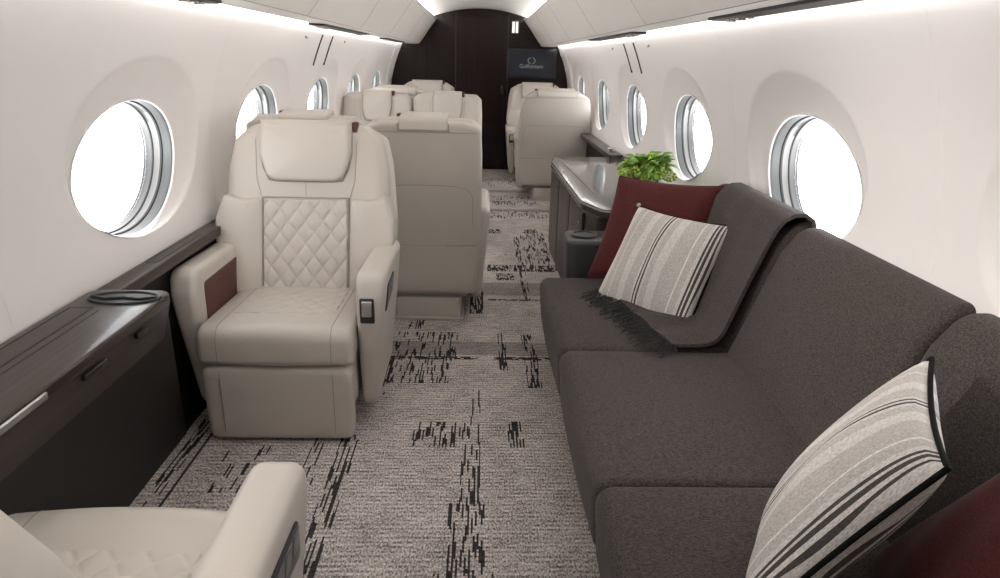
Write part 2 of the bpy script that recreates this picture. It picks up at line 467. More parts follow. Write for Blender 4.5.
# valances (panel between the wall top and the ceiling cove)
def valance(s, name):
    pts = [(.985, 1.583), (.955, 1.572), (.925, 1.566), (.80, 1.565), (.778, 1.570), (.760, 1.590), (.715, 1.648), (.665, 1.72), (.61, 1.795), (.555, 1.862), (.552, 1.870), (.560, 1.874),
           (.59, 1.84), (.64, 1.79), (.75, 1.70), (.90, 1.70), (.985, 1.62)]
    bm = bmesh.new(); extrude_y(bm, [(s*x, z) for x, z in pts], Y0, Y1)
    for y in [.55+1.425*k for k in range(7)]:            # panel joints
        tube(bm, [(s*x, y, z) for x, z in pts[4:10]], .0012, 5, mat=1)
    tube(bm, [(s*.782, Y0, 1.5685), (s*.782, Y1, 1.5685)], .0014, 5, mat=1)
    struct(name, bm, [M_valance, M_seam])
valance(-1, 'ceiling_left'); valance(1, 'ceiling_right')
for s, nme in ((-1, 'trim_1'), (1, 'trim_2')):           # dark edge line of the valance
    bm = bmesh.new(); tube(bm, [(s*.553, Y0, 1.868), (s*.553, Y1, 1.868)], .0055); struct(nme, bm, M_black)

# end walls
def cabin_outline(n=24):
    pts = [(-wallX(z), z) for z in [1.575*k/n for k in range(n+1)]]
    pts = [(x, z) for x, z in pts] + [(-.93, 1.75)] + [(x, vz(x)+.01) for x in xs] + [(.93, 1.75)]
    pts += [(wallX(z), z) for z in [1.575*(n-k)/n for k in range(n+1)]]
    return pts
def endwall(name, y0, y1, m):
    bm = bmesh.new(); extrude_y(bm, cabin_outline(), y0, y1); return struct(name, bm, m, False)
endwall('wall_front', Y1, Y1+.05, M_bulk)
endwall('wall_back', Y0-.05, Y0, M_bulk)
# cabin door in the forward bulkhead
d = bmesh.new()
bvbox(d, -.305, .345, Y1-.012, Y1, .015, 1.90, .004)
door = struct('door_1', d, M_bulk, False)
hd = bmesh.new(); bvbox(hd, .27, .31, Y1-.035, Y1-.012, .98, 1.08, .006); obj('handle', hd, M_black, door)
for k, x in enumerate((-.312, .352)):
    bm = bmesh.new(); box(bm, x-.006, x+.006, Y1-.006, Y1, 0, 1.93); struct('trim_%d' % (3+k), bm, M_black, False)
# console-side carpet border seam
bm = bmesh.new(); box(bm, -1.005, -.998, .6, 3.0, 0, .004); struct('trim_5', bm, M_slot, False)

# wall slots (air outlets) and small round outlets
for s, sn in ((-1, 'left'), (1, 'right')):
    for yy, wh in ((4.755, 'nearer'), (5.075, 'farther')):
        bm = bmesh.new(); pts = []
        for k in range(9):
            z = 1.335+.19*k/8; pts.append((s*(wallX(z)-.0015), yy, z))
        tube(bm, pts, .0062, 8)
        tag(obj('air_slot', bm, M_slot), 'thin black vertical air slot in the %s wall panel, the %s of its pair' % (sn, wh), 'vent', 'wall air slots')
    for yy, wh in ((4.35, 'before'), (5.55, 'beyond')):
        bm = bmesh.new(); z = 1.50
        soft(bm, -.022, .022, -.012, .012, 0, .006, .011, .003)
        bmesh.ops.transform(bm, matrix=Matrix.Translation((s*(wallX(z)-.004), yy, z)) @ Matrix.Rotation(s*PI/2-s*.35, 4, 'Y') @ Matrix.Rotation(PI/2, 4, 'Z') if False else Matrix.Translation((s*(wallX(z)+.001), yy, z)) @ Matrix.Rotation(-s*(PI/2-.40), 4, 'Y') @ Matrix.Rotation(PI/2, 4, 'Z'), verts=bm.verts)
        tag(obj('speaker_grille', bm, M_switch), 'small grey oval grille high on the %s wall just %s the two air slots' % (sn, wh), 'grille', 'small wall grilles')

# service strips under the valances: black slot with swivelling chrome nozzles
def strip(s, y0, y1, noz, label):
    t = thing('service_strip', label, 'light strip', (s*.90, (y0+y1)/2, 1.565), 0, 'overhead service strips')
    h = (y1-y0)/2; bm = bmesh.new(); soft(bm, -.045, .045, -h, h, -.009, .006, .03, .004); obj('slot_panel', bm, M_slot, t)
    for q in noz:
        bm = bmesh.new(); lathe(bm, [(.0, -.006), (.022, -.008), (.026, -.004), (.024, .012), (.012, .016)], (0, q-(y0+y1)/2, -.012), 20)
        tube(bm, [(-.02*s, q-(y0+y1)/2-.03, -.011), (.02*s, q-(y0+y1)/2-.05, -.011)], .006, 8)
        obj('nozzle', bm, M_chrome, t)
strip(-1, .9, 2.55, (2.30, 2.42, 1.2), 'black overhead slot with chrome nozzles above the wide window in front of the left console')
strip(-1, 4.1, 5.75, (4.22, 4.34, 5.55), 'black overhead slot with chrome nozzles above the left wall slots')
strip(-1, 6.9, 8.3, (7.05,), 'short black overhead slot farthest along the left wall')
strip(1, 1.0, 2.75, (2.58, 2.48, 1.3), 'long black overhead slot with chrome nozzles above the sofa')
strip(1, 4.1, 5.8, (4.25, 4.37, 5.5), 'black overhead slot with chrome nozzles above the right wall slots')

# screen on the forward bulkhead
t = thing('wall_screen', 'black flat screen showing a grey emblem on the dark forward bulkhead', 'screen', (.655, Y1-.01, 1.36))
bm = bmesh.new(); bvbox(bm, -.315, .315, -.035, 0, -.18, .18, .006); obj('frame', bm, M_black, t)
bm = bmesh.new(); box(bm, -.285, .285, -.037, -.034, -.15, .155); scr = obj('display', bm, M_screen, t, False)
bm = bmesh.new()
for a0 in (105, 285):
    tube(bm, [(.045*math.cos(math.radians(a0+a)), -.038, .035+.036*math.sin(math.radians(a0+a))) for a in range(0, 151, 10)], .0045, 6)
obj('emblem', bm, M_logo, scr)
cu = bpy.data.curves.new('lettering', 'FONT'); cu.body = 'Gulfstream'; cu.size = .068; cu.align_x = 'CENTER'; cu.extrude = .0005
cu.materials.append(M_logo)
tmp = bpy.data.objects.new('lettering_source', cu); C.objects.link(tmp); bpy.context.view_layer.update()
me = bpy.data.meshes.new_from_object(tmp.evaluated_get(bpy.context.evaluated_depsgraph_get())); bpy.data.objects.remove(tmp)
tx = bpy.data.objects.new('lettering', me); C.objects.link(tx); tx.parent = scr; tx.location = (0, -.0385, -.055); tx.rotation_euler = (PI/2, 0, 0)
# lit fixture high on the bulkhead
t = thing('bulkhead_light', 'small white twin light high on the dark bulkhead above the screen', 'lamp', (.435, Y1, 1.79))
bm = bmesh.new(); bvbox(bm, -.045, .045, -.012, 0, -.075, .075, .004); obj('housing', bm, M_switch, t)
for x in (-.022, .022):
    bm = bmesh.new(); bvbox(bm, x-.014, x+.014, -.018, -.011, -.065, .065, .003); obj('lens', bm, M_lampwhite, t)

# ------------------------------------------------------------------ seats
def quilt(bm, w, h, fn, cell=(.072, .094), hgt=.011, nu=100, nv=104, base=.0, shape=None):
    """diamond-stitched pad; local u in [-w/2, w/2], v in [0, h], d = height"""
    rows = []
    for j in range(nv+1):
        row = []
        for i in range(nu+1):
            a, v = i/nu*2-1, j/nv*h
            ww = w/2*(shape(v/h) if shape else 1)
            u = a*ww
            p, q = (u/cell[0] + v/cell[1]), (u/cell[0] - v/cell[1])
            puff = (abs(math.sin(PI*p))*abs(math.sin(PI*q)))**.30
            ed = min((1-abs(a))*ww, v, h-v)
            f = smooth01(ed/.008)
            row.append(bm.verts.new(fn(u, v, (base + hgt*puff)*f - .004*(1-f))))
        rows.append(row)
    for A, B in zip(rows, rows[1:]):
        for i in range(nu): bm.faces.new((A[i], A[i+1], B[i+1], B[i]))
    return bm
JY, JZ = .53, .42
def crown_at(outline, e, crown, u, v, center=None):
    """height the crown of a slab reaches at (u, v)"""
    o = densify(outline, .02)
    if area2(o) < 0: o = o[::-1]
    fl = inset(o, e)
    cx, cy = center if center else (sum(p[0] for p in fl)/len(fl), sum(p[1] for p in fl)/len(fl))
    an = math.atan2(v-cy, u-cx)
    best = min(fl, key=lambda p: abs((math.atan2(p[1]-cy, p[0]-cx)-an+PI) % (2*PI)-PI))
    q = math.hypot(u-cx, v-cy)/max(1e-6, math.hypot(best[0]-cx, best[1]-cy))
    return crown*(1-min(1, q)**2)
def mirror(half):                    # closed symmetric outline from its right half, bottom to top
    return half + [(-u, v, r) for u, v, r in reversed(half)]
def make_seat(label, shape, hh, ch, arm_in, arm_out, control, loc, rotz, group, arms=(-1, 1), REC=.27):
    """shape: right half of the back outline; hh half width of the headrest; ch of the cushion; control: side (+1/-1) with the switches"""
    def rec(z): return max(0, z-JZ)*REC
    def backfn(off=0.): return lambda u, v, d: (u, JY + rec(v) - off - d, v)
    t = thing('cabin_seat', label, 'seat', loc, rotz, group)
    k = shape['k']
    bm = bmesh.new(); soft(bm, -.185, .185, .16, .66, .0, .13, .02, .012); bvbox(bm, -.20, .20, .15, .68, .0, .018, .006)
    obj('pedestal', bm, M_leather, t)
    # leg rest
    bm = bmesh.new(); slab(bm, rrect(-ch+.005, ch-.005, .012, .312, .035), -.08, 0.0, .026, lambda u, v, d: (u*(.985+.015*v/.31), -d + .006*(1-v/.31), v), 0, .006)
    for x in (ch-.075, -ch+.075):
        tube(bm, [(x, -.0035+.006*(1-z/.31), z) for z in (.05, .12, .18, .24, .29)], .0014, 6, mat=1)
    obj('leg_rest', bm, [M_leather, M_seam], t)
    # seat cushion
    bm = bmesh.new(); out = rpoly([(0, .318, .03), (.56, .318, .03), (.56, .448, .03), (0.0, .462, .055)])
    def cf(u, v, d): return (d, u - .012*math.cos(d/ch*PI/2), v + .012*math.cos(d/ch*PI/2)*smooth01((v-.34)/.10))
    slab(bm, out, -ch, ch, .022, cf, .0, .0, rings=4, step=.018, dn=16)
    od = densify(out, .012); i0 = min(range(len(od)), key=lambda i: (od[i][0]-.02)**2+(od[i][1]-.318)**2)
    ring_ = od[i0:]+od[:i0]
    if math.dist(ring_[3], (.0, .33)) > math.dist(ring_[-3], (.0, .33)): ring_ = [ring_[0]]+ring_[:0:-1]
    line = []
    for p in ring_:
        line.append(p)
        if p[1] > .44 and p[0] > .5: break
    for x in (ch-.075, -ch+.075):
        tube(bm, [cf(p[0], p[1], x) for p in line], .0015, 6, mat=1)
    cu = obj('seat_cushion', bm, [M_leather, M_seam], t)
    bm = bmesh.new()
    def qs(u, v, d):
        c = cf(.165+v, .4605-.014*(.165+v)/.56 + d - .002, u); return (c[0], c[1], c[2])
    quilt(bm, 2*ch-.17, .375, qs, cell=(.072, .088), hgt=.008, base=.0)
    obj('quilted_panel', bm, M_leather, cu)
    # backrest
    outl = rpoly(mirror(shape['back'])); qw = .36*k
    bm = bmesh.new(); slab(bm, outl, -.115, .030, .05, backfn(), .0, .010, rings=8, step=.03, center=(0, .78))
    F = lambda u, v, up=.0005: backfn()(u, v, .030+crown_at(outl, .05, .010, u, v, (0, .78))+up)
    for s in (-1, 1):
        tube(bm, [F(s*u, v) for u, v in ((qw/2+.004, .82), (qw/2+.012, .85), (hh+.016, .90), (hh+.02, 1.0), (hh+.022, 1.06))], .0015, 6, mat=1)
    tube(bm, [F(0, z) for z in (.835, .87, .90)], .0014, 6, mat=1)
    tube(bm, [F(u, v, .001) for u, v in ((-hh-.001, 1.10), (-hh-.001, 1.0), (-hh*.93, .94), (-hh*.80-.001, .896), (-hh*.6, .892), (0, .891), (hh*.6, .892), (hh*.80+.001, .896), (hh*.93, .94), (hh+.001, 1.0), (hh+.001, 1.10))], .004, 6, mat=1)
    for s in (-1, 1): tube(bm, [F(s*(qw/2+.001), v, .003) for v in (.45, .55, .65, .75, .825)], .0035, 6, mat=1)
    tube(bm, [F(u, .826, .002) for u in (-qw/2, 0, qw/2)], .003, 6, mat=1)
    back = obj('backrest', bm, [M_leather, M_seam], t)
    bm = bmesh.new(); qf = backfn(.012)
    quilt(bm, qw, .375, lambda u, v, d: qf(u, .45+v, d+.020), hgt=.011, base=.008)
    obj('quilted_panel', bm, M_leather, back)
    for s in (-1, 1):
        o2 = rpoly([(s*(qw/2+.002), .435, .012)] + [(s*u, v, r) for u, v, r in shape['bolster']] + [(s*(qw/2+.002), .826, .012)])
        bm = bmesh.new()
        def bf(u, v, d): return backfn()(u, v, d*(.30+.70*smooth01((abs(u)-qw/2+.01)/.09)) + .025 if d > 0 else d+.025)
        slab(bm, o2, -.11, .045, .020, bf, 0, .006, rings=5, step=.025)
        obj('side_bolster', bm, M_leather, back)
    # headrest: front pad and the cap that folds over the top
    hr = rpoly([(-hh*.80, .895, .05), (hh*.80, .895, .05), (hh, 1.00, .1), (hh, 1.128, .02), (-hh, 1.128, .02), (-hh, 1.00, .1)])
    bm = bmesh.new(); slab(bm, hr, 0, .068, .022, backfn(), 0, .012, rings=5, step=.03)
    hd = obj('headrest', bm, M_leather, t)
    bm = bmesh.new(); yb = JY+rec(1.1)
    slab(bm, rpoly([(yb-.045, 1.075, .015), (yb+.135, 1.06, .012), (yb+.158, 1.06, .010), (yb+.153, 1.124, .03), (yb-.045, 1.142, .022)]), -hh, hh, .008, lambda u, v, d: (d, u, v), 0, 0, rings=3, step=.03)
    obj('headrest_cap', bm, M_leather, hd)
    bm = bmesh.new(); soft(bm, hh-.004, hh+.022, yb-.025, yb+.03, 1.05, 1.132, .008, .006)
    obj('headrest_strap', bm, M_maroon, hd, label='burgundy leather strap')
    # rear shell
    so = rpoly(mirror(shape['shell'])); sc_ = (0, .62)
    rf = lambda u, v, d: (u, JY + rec(v) + d, v)
    bm = bmesh.new(); slab(bm, so, .09, .150, .035, rf, 0, .012, rings=6, step=.04, center=sc_)
    G = lambda u, v, up=.0006: rf(u, v, .150+crown_at(so, .035, .012, u, v, sc_)+up)
    w = shape['w']
    arc = [(-w+.05, .56), (-w+.05, .68), (-w+.056, .73), (-w+.08, .762), (-w+.13, .775), (-w*.3, .781), (w*.3, .781), (w-.13, .775), (w-.08, .762), (w-.056, .73), (w-.05, .68), (w-.05, .56)]
    tube(bm, [G(u, v) for u, v in arc], .0017, 6, mat=1)
    tube(bm, [G(u, 1.052) for u in [(-w+.035)+(2*w-.07)*i/12 for i in range(13)]], .0018, 6, mat=1)
    for s in (-1, 1): tube(bm, [G(s*(hh+.004), z, .002) for z in (1.055, 1.075, 1.095)], .003, 6, mat=1)
    tube(bm, [G(u, .44) for u in [(-w+.03)+(2*w-.06)*i/12 for i in range(13)]], .0022, 6, mat=1)
    obj('rear_shell', bm, [M_leather, M_seam], t)
    # seat frame under the cushion joins shell and cushion
    bm = bmesh.new(); soft(bm, -ch+.01, ch-.01, .09, .62, .12, .325, .03, .02); obj('seat_frame', bm, M_leather, t)
    # armrests
    for s in arms:
        ai, ao = arm_in, arm_out[s]
        w = ao-ai
        ol = rpoly([(.145, .085, .05), (.60, .11, .05), (.66, .40, .05), (.66, .640, .03), (.10, .652, .11), (.070, .56, .09), (.080, .45, .05)])
        bm = bmesh.new()
        def af(u, v, d, s=s, ai=ai, w=w): return (s*(ai + d - max(0, .62-v)*.085*(d/w)), u, v)
        slab(bm, ol, 0, w, .030, af, 0, .006, rings=5, step=.03, center=(.37, .40))
        arm = obj('armrest', bm, M_leather, t)
        bm = bmesh.new(); il = rrect(.15, .52, .40, .590, .02)
        slab(bm, il, -.004, .006, .004, af, 0, 0, rings=2); obj('side_panel', bm, M_maroon, arm, label='burgundy inner panel')
        if s == control:
            xm = s*(ai+w*.42)
            bm = bmesh.new(); bvbox(bm, xm-.027, xm+.027, .066, .10, .465, .562, .006); cp = obj('control_panel', bm, M_black, arm, label='black switch panel')
            bm = bmesh.new(); bvbox(bm, xm-.019, xm+.019, .062, .09, .492, .553, .004); obj('switch', bm, M_satin, arm, label='brushed metal switch')
            bm = bmesh.new(); ro = rpoly([(.17, .47, .012), (.37, .50, .012), (.37, .580, .012), (.20, .575, .02)])
            slab(bm, ro, w-.006, w+.0075, .003, af, 0, 0, rings=2); rc = obj('recess', bm, M_black, arm)
            for yy in (.22, .27, .32):
                bm = bmesh.new(); slab(bm, rrect(yy-.020, yy+.020, .513, .562, .006), w+.004, w+.0095, .002, af, rings=2); obj('button', bm, M_switch, arm)
    return t
SH_E = dict(k=1., w=.365,
    back=[(.26, .40, .05), (.325, .55, .1), (.345, .70, .1), (.338, .93, .1), (.310, 1.055, .07), (.235, 1.112, .09), (.12, 1.125, .1)],
    bolster=[(.29, .43, .04), (.34, .53, .06), (.374, .66, .05), (.373, .745, .05), (.338, .838, .02), (.26, .815, .08)],
    shell=[(.325, .155, .03), (.365, .45, .1), (.372, .72, .1), (.350, .95, .08), (.325, 1.055, .05), (.23, 1.108, .06)])
SH_P = dict(k=.80, w=.296,
    back=[(.22, .40, .05), (.27, .55, .1), (.285, .70, .1), (.286, .95, .1), (.284, 1.075, .03), (.24, 1.112, .03), (.10, 1.118, .1)],
    bolster=[(.23, .43, .04), (.27, .53, .06), (.288, .66, .04), (.288, .745, .04), (.285, .838, .02), (.21, .815, .06)],
    shell=[(.262, .155, .03), (.288, .45, .1), (.291, .72, .1), (.291, .95, .06), (.284, 1.080, .035), (.20, 1.105, .05)])
EXEC = dict(shape=SH_E, hh=.190, ch=.280, arm_in=.284, arm_out={-1: .390, 1: .390})
sA = make_seat('cream leather swivel seat with quilted back facing the camera beside the left console', control=1, loc=(-.716, 2.312, 0), rotz=0, group=None, **EXEC)
sB = make_seat('cream seat at rear right of the cabin facing us, under the wall screen', control=-1, loc=(.715, 8.25, 0), rotz=0, group=None, **EXEC)
make_seat('cream leather seat in the near corner seen over its arm, facing away', control=-1, loc=(-.705, 1.30, 0), rotz=PI, group=None, REC=.435, **EXEC)
dup(sA, (.765, 7.86, 0), PI, 'cream single seat past the credenza, its plain back turned to us')
dup(sA, (-.650, 8.25, 0), 0, 'farthest cream seat facing us on the left, only its headrest showing before the bulkhead')
dup(sB, (-.80, 7.75, 0), PI, 'cream seat back showing as a thin strip just behind the facing pair')
PAIR = dict(shape=SH_P, hh=.120, ch=.232, arm_in=.236)
gp = 'paired cream seats of the conference group'
d1 = make_seat('cream seat back beside the aisle directly behind the front quilted seat', control=-1, loc=(-.262, 4.31, 0), rotz=PI, group=gp, arm_out={-1: .338, 1: .283}, **PAIR)
d2 = make_seat('cream seat back by the left wall mostly hidden behind the front quilted seat', control=1, loc=(-.847, 4.31, 0), rotz=PI, group=gp, arm_out={-1: .283, 1: .283}, **PAIR)
dup(d2, (-.262, 5.30, 0), 0, 'facing cream seat beside the aisle seen over the tops of the nearer seat backs', gp)
dup(d1, (-.847, 5.30, 0), 0, 'facing cream seat by the left wall seen over the tops of the nearer seat backs', gp)

# ------------------------------------------------------------------ left console and ledges
t = thing('side_console', 'long dark wood console along the left wall beneath the nearest window', 'console', (0, 0, 0))
CY0, CY1 = -.6, 1.985
bm = bmesh.new(); extrude_y(bm, [(-1.128, .0), (-1.100, .0), (-1.083, .06), (-.915, .66), (-.915, .69), (-1.136, .69)], CY0, CY1-.01)
for v in bm.verts:
    if v.co.y > CY1-.1: v.co.y += max(0, .66-v.co.z)*.62
obj('body', bm, M_panel, t, False)
bm = bmesh.new(); extrude_y(bm, [(-.9500, .565), (-.9395, .567), (-.9080, .682), (-.912, .69), (-.925, .69)], CY0, CY1-.005); obj('front_rail', bm, M_woodfront, t, False)
bm = bmesh.new(); soft(bm, -1.134, -.892, CY0, CY1, .688, .722, .045, .008, step=.2); top = obj('worktop', bm, M_wood, t)
for a, b in ((1.42, 1.82), (.80, 1.36)):
    bm = bmesh.new(); tube(bm, [(-1.108, a, .7222), (-1.108, b, .7222), (-1.045, b, .7222), (-1.045, a, .7222)], .0016, 6, closed=True); obj('hatch_line', bm, M_slot, top)
bm = bmesh.new(); tube(bm, [(-1.02, CY0+.02, .7222), (-1.02, 1.80, .7222)], .0014, 6); obj('leaf_line', bm, M_slot, top)
bm = bmesh.new(); bvbox(bm, -.897, -.888, 1.06, 1.34, .694, .712, .004); obj('latch_bar', bm, M_satin, t, label='bright metal latch bar')
for a, b in ((1.50, 1.60), (1.76, 1.82)):
    bm = bmesh.new(); bvbox(bm, -.914, -.901, a, b, .655, .672, .003); obj('latch', bm, M_black, t)
t2 = bmesh.new()
def ell(cx, cy, a, b, z, n=40): return [(cx+a*math.cos(k/n*2*PI), cy+b*math.sin(k/n*2*PI), z) for k in range(n)]
tube(t2, ell(-1.000, 1.905, .098, .052, .7225), .0055, 8, closed=True)
ch_ = obj('cup_holder', t2, M_black, t)
t2 = bmesh.new(); lathe(t2, [(.0, .0), (.99, .0), (1.0, .001)], (-1.000, 1.905, .7215), 40, .098, .052); obj('well', t2, M_slot, ch_)
t2 = bmesh.new(); tube(t2, [(-1.095, 1.915, .725), (-1.05, 1.89, .726), (-1.0, 1.902, .726), (-.95, 1.89, .726), (-.905, 1.912, .725)], .004, 8); obj('clip', t2, M_charleather, ch_)

def ledge(s, y0, y1, x_in, label, extra=False):
    t = thing('wall_ledge', label, 'ledge', (0, 0, 0))
    bm = bmesh.new(); soft(bm, *sorted((s*1.137, s*x_in)), y0, y1, .672, .712, .01, .006, step=.3); obj('top', bm, M_wood, t)
    bm = bmesh.new(); box(bm, *sorted((s*1.126, s*1.105)), y0, y1, 0, .672); obj('dado_panel', bm, M_panel, t, False)
    for y in (2.5, 3.1) if s < 0 else ():
        bm = bmesh.new(); tube(bm, [(s*1.12, y-.2, .7125), (s*1.12, y+.2, .7125), (s*1.085, y+.2, .7125), (s*1.085, y-.2, .7125)], .0014, 6, closed=True); obj('inlay_line', bm, M_slot, t)
    return t
ledge(-1, 1.99, 9.28, 1.062, 'narrow dark wood ledge running along the left wall behind the seats')
ledge(1, 5.42, 9.28, 1.03, 'narrow dark wood ledge on the right wall beyond the credenza')

# ------------------------------------------------------------------ credenza on the right
t = thing('credenza', 'dark wood credenza with a glossy top along the right wall beyond the sofa', 'cabinet', (0, 0, 0))
bm = bmesh.new(); pl = rpoly([(1.125, 3.40, .005), (.62, 3.40, .03), (.585, 3.55, .1), (.565, 5.2, .06), (.60, 5.36, .03), (1.125, 5.40, .005)])
slab(bm, pl, .0, .655, .004, lambda u, v, d: (u, v, d), rings=2, step=.3); obj('body', bm, M_woodfront, t)
bm = bmesh.new(); pt = rpoly([(1.135, 3.375, .005), (.64, 3.375, .05), (.555, 3.60, .25), (.535, 5.05, .10), (.585, 5.36, .06), (1.135, 5.41, .005)], 10)
slab(bm, pt, .655, .70, .007, lambda u, v, d: (u, v, d), rings=2, step=.3); tp = obj('worktop', bm, M_woodgloss, t)
bm = bmesh.new(); tube(bm, [(u, v, .690) for u, v in densify([p for p in inset(pt if area2(pt) > 0 else pt[::-1], -.001)], .2)], .0042, 6, closed=True); obj('edge_trim', bm, M_trimmetal, t)
bm = bmesh.new(); tube(bm, [(.66, 3.75, .7005), (.62, 5.0, .7005)], .0016, 6); obj('leaf_line', bm, M_slot, tp)
for k, (a, b) in enumerate(((3.62, 4.12), (4.14, 4.64), (4.66, 5.16))):
    xa = lambda y: .585 + (.565-.585)*(y-3.55)/1.65
    bm = bmesh.new(); slab(bm, rrect(a, b, .08, .63, .008), 0, .016, .004, lambda u, v, d: (xa(u)-d+.002, u, v), rings=2, step=.2); dr = obj('cabinet_door', bm, M_woodfront, t)
    bm = bmesh.new(); tube(bm, [(xa(a+.06)-.012, a+.06, .57), (xa(a+.06)-.022, a+.06, .57), (xa(a+.06)-.025, a+.06, .57)], .014, 14); obj('knob', bm, M_chrome, dr)

bm = bmesh.new(); lathe(bm, [(.0, 0), (.032, 0), (.034, .008), (.034, .03), (.028, .034), (.0, .034)], (0, 0, 0), 24)
o = tag(obj('metal_cup', bm, M_chrome), 'small polished round metal fitting on the right wall ledge behind the credenza', 'fitting'); o.location = (1.075, 5.62, .712)

# potted green flowers on the credenza
PX, PY = .885, 3.62
t = thing('flower_pot', 'bright green flowers in a grey stone pot on the credenza behind the cushions', 'plant', (PX, PY, .7015))
bm = bmesh.new(); lathe(bm, [(.0, 0), (.060, 0), (.066, .01), (.076, .115), (.078, .125), (.070, .125), (.066, .10), (.0, .10)], (0, 0, 0), 28); obj('pot', bm, M_pot, t)
def leafmat(name, c1, c2):
    m, nt, b = nm(name); v = coords(nt)
    n = N(nt, 'ShaderNodeTexNoise', Scale=30., Detail=2.); L(nt, v, n.inputs['Vector'])
    r = N(nt, 'ShaderNodeMapRange'); r.inputs['From Min'].default_value = .35; r.inputs['From Max'].default_value = .65; L(nt, n.outputs['Fac'], r.inputs[0])
    L(nt, mixc(nt, r.outputs[0], c1, c2), b.inputs['Base Color']); b.inputs['Roughness'].default_value = .5
    return m
M_leaf = leafmat('leaf_green', (.07, .17, .015), (.22, .42, .05)); M_flor = leafmat('floret_green', (.26, .42, .03), (.60, .72, .14))
bm = bmesh.new(); rl = random.Random(3)
for k in range(70):
    a = rl.uniform(0, 2*PI); el = rl.uniform(-.1, 1.1); ln = rl.uniform(.06, .10); rad = rl.uniform(.05, .135)
    c = Vector((rad*math.cos(a), rad*math.sin(a), .165+.055*math.sin(el)+rl.uniform(0, .04)))
    d = Vector((math.cos(a)*math.cos(el), math.sin(a)*math.cos(el), math.sin(el)*.6+.1)).normalized(); sd = d.cross(Vector((0, 0, 1))).normalized(); up = sd.cross(d)
    rows = []
    for i in range(7):
        f = i/6; w = .027*math.sin(PI*(f*.93+.05))**.8
        p = c + d*(f-.3)*ln - Vector((0, 0, .035*f*f)); cur = up*w*.35
        rows.append([bm.verts.new(p+sd*w+cur), bm.verts.new(p), bm.verts.new(p-sd*w+cur)])
    for A, B in zip(rows, rows[1:]):
        for j in (0, 1): bm.faces.new((A[j], A[j+1], B[j+1], B[j]))
o = obj('leaves', bm, M_leaf, t)
bm = bmesh.new()
for k in range(16):
    a = k*2.4; rad = .03+.11*math.sqrt(k/16); hc = Vector((rad*math.cos(a), rad*math.sin(a), .222-.5*rad*rad/.1+rl.uniform(-.01, .015)))
    for q in range(26):
        th = math.acos(1-2*(q+.5)/26); ph = q*2.4
        p = hc + Vector((math.sin(th)*math.cos(ph), math.sin(th)*math.sin(ph), math.cos(th)*.8))*.033
        r = bmesh.ops.create_icosphere(bm, subdivisions=1, radius=rl.uniform(.006, .0105), matrix=Matrix.Translation(p))
obj('flower_heads', bm, M_flor, t)
bm = bmesh.new()
for k in range(12):
    a = k*2.1; tube(bm, [(.02*math.cos(a), .02*math.sin(a), .09), (.05*math.cos(a), .05*math.sin(a), .15), (.08*math.cos(a), .08*math.sin(a), .18)], .003, 6)
obj('stems', bm, M_stem, t)

# ------------------------------------------------------------------ sofa
t = thing('sofa', 'long charcoal woven fabric sofa along the right wall', 'sofa', (0, 0, 0))
SEG = [(-.24, .612), (.618, 1.432), (1.438, 2.247), (2.253, 3.11)]
bm = bmesh.new(); extrude_y(bm, [(.392, 0), (.372, .06), (.345, .23), (1.10, .23), (1.10, 0)], -.24, 3.11); obj('base', bm, M_sofa, t, False)
def frontX(z): return .905+(z-.44)*.36
for a, b in SEG:
    bm = bmesh.new()
    out = rpoly([(.322, .225, .02), (1.0, .225, .02), (1.0, .43, .02), (.305, .432, .045)])
    slab(bm, out, a, b, .022, lambda u, v, d, a=a, b=b: (u-.008*math.sin(PI*(d-a)/(b-a)) if u < .5 else u, d, v+(.014*math.sin(PI*min(1, max(0, (d-a)/(b-a))))*smooth01((u-.30)/.1) if v > .35 else 0)), 0, 0, rings=4, step=.04, dn=18)
    # stretch along Y so that the crown is smooth
    obj('seat_cushion', bm, M_sofa, t)
for a, b in SEG:
    bm = bmesh.new(); ol = rrect(a+.002, b-.002, .40, .893, .032)
    def bf(u, v, d): return (frontX(v)-d+(.03*smooth01((v-.80)/.1)), u, v)
    slab(bm, ol, -.085, .0, .032, bf, .0, .016, rings=7, step=.05); obj('back_cushion', bm, M_sofa, t)
bm = bmesh.new(); extrude_y(bm, [(1.0, .23), (1.0, .45), (1.10, .80), (1.128, .80), (1.122, .23)], -.24, 3.11); obj('back_frame', bm, M_sofa, t, False)

# end arm with cup holder
t = thing('arm_console', 'charcoal leather end arm with a cup holder between sofa and credenza', 'armrest', (0, 0, 0))
bm = bmesh.new(); slab(bm, rrect(.455, 1.10, 3.125, 3.365, .05), .0, .60, .022, lambda u, v, d: (u-.02*(d/.585), v, d), 0, .004, rings=3, step=.06); obj('body', bm, M_charleather, t)
bm = bmesh.new(); tube(bm, ell(.53, 3.245, .062, .062, .603), .007, 8, closed=True); cp = obj('cup_ring', bm, M_black, t)
bm = bmesh.new(); lathe(bm, [(.0, 0), (.058, 0), (.060, .002)], (.53, 3.245, .6015), 30); obj('cup_well', bm, M_slot, cp)

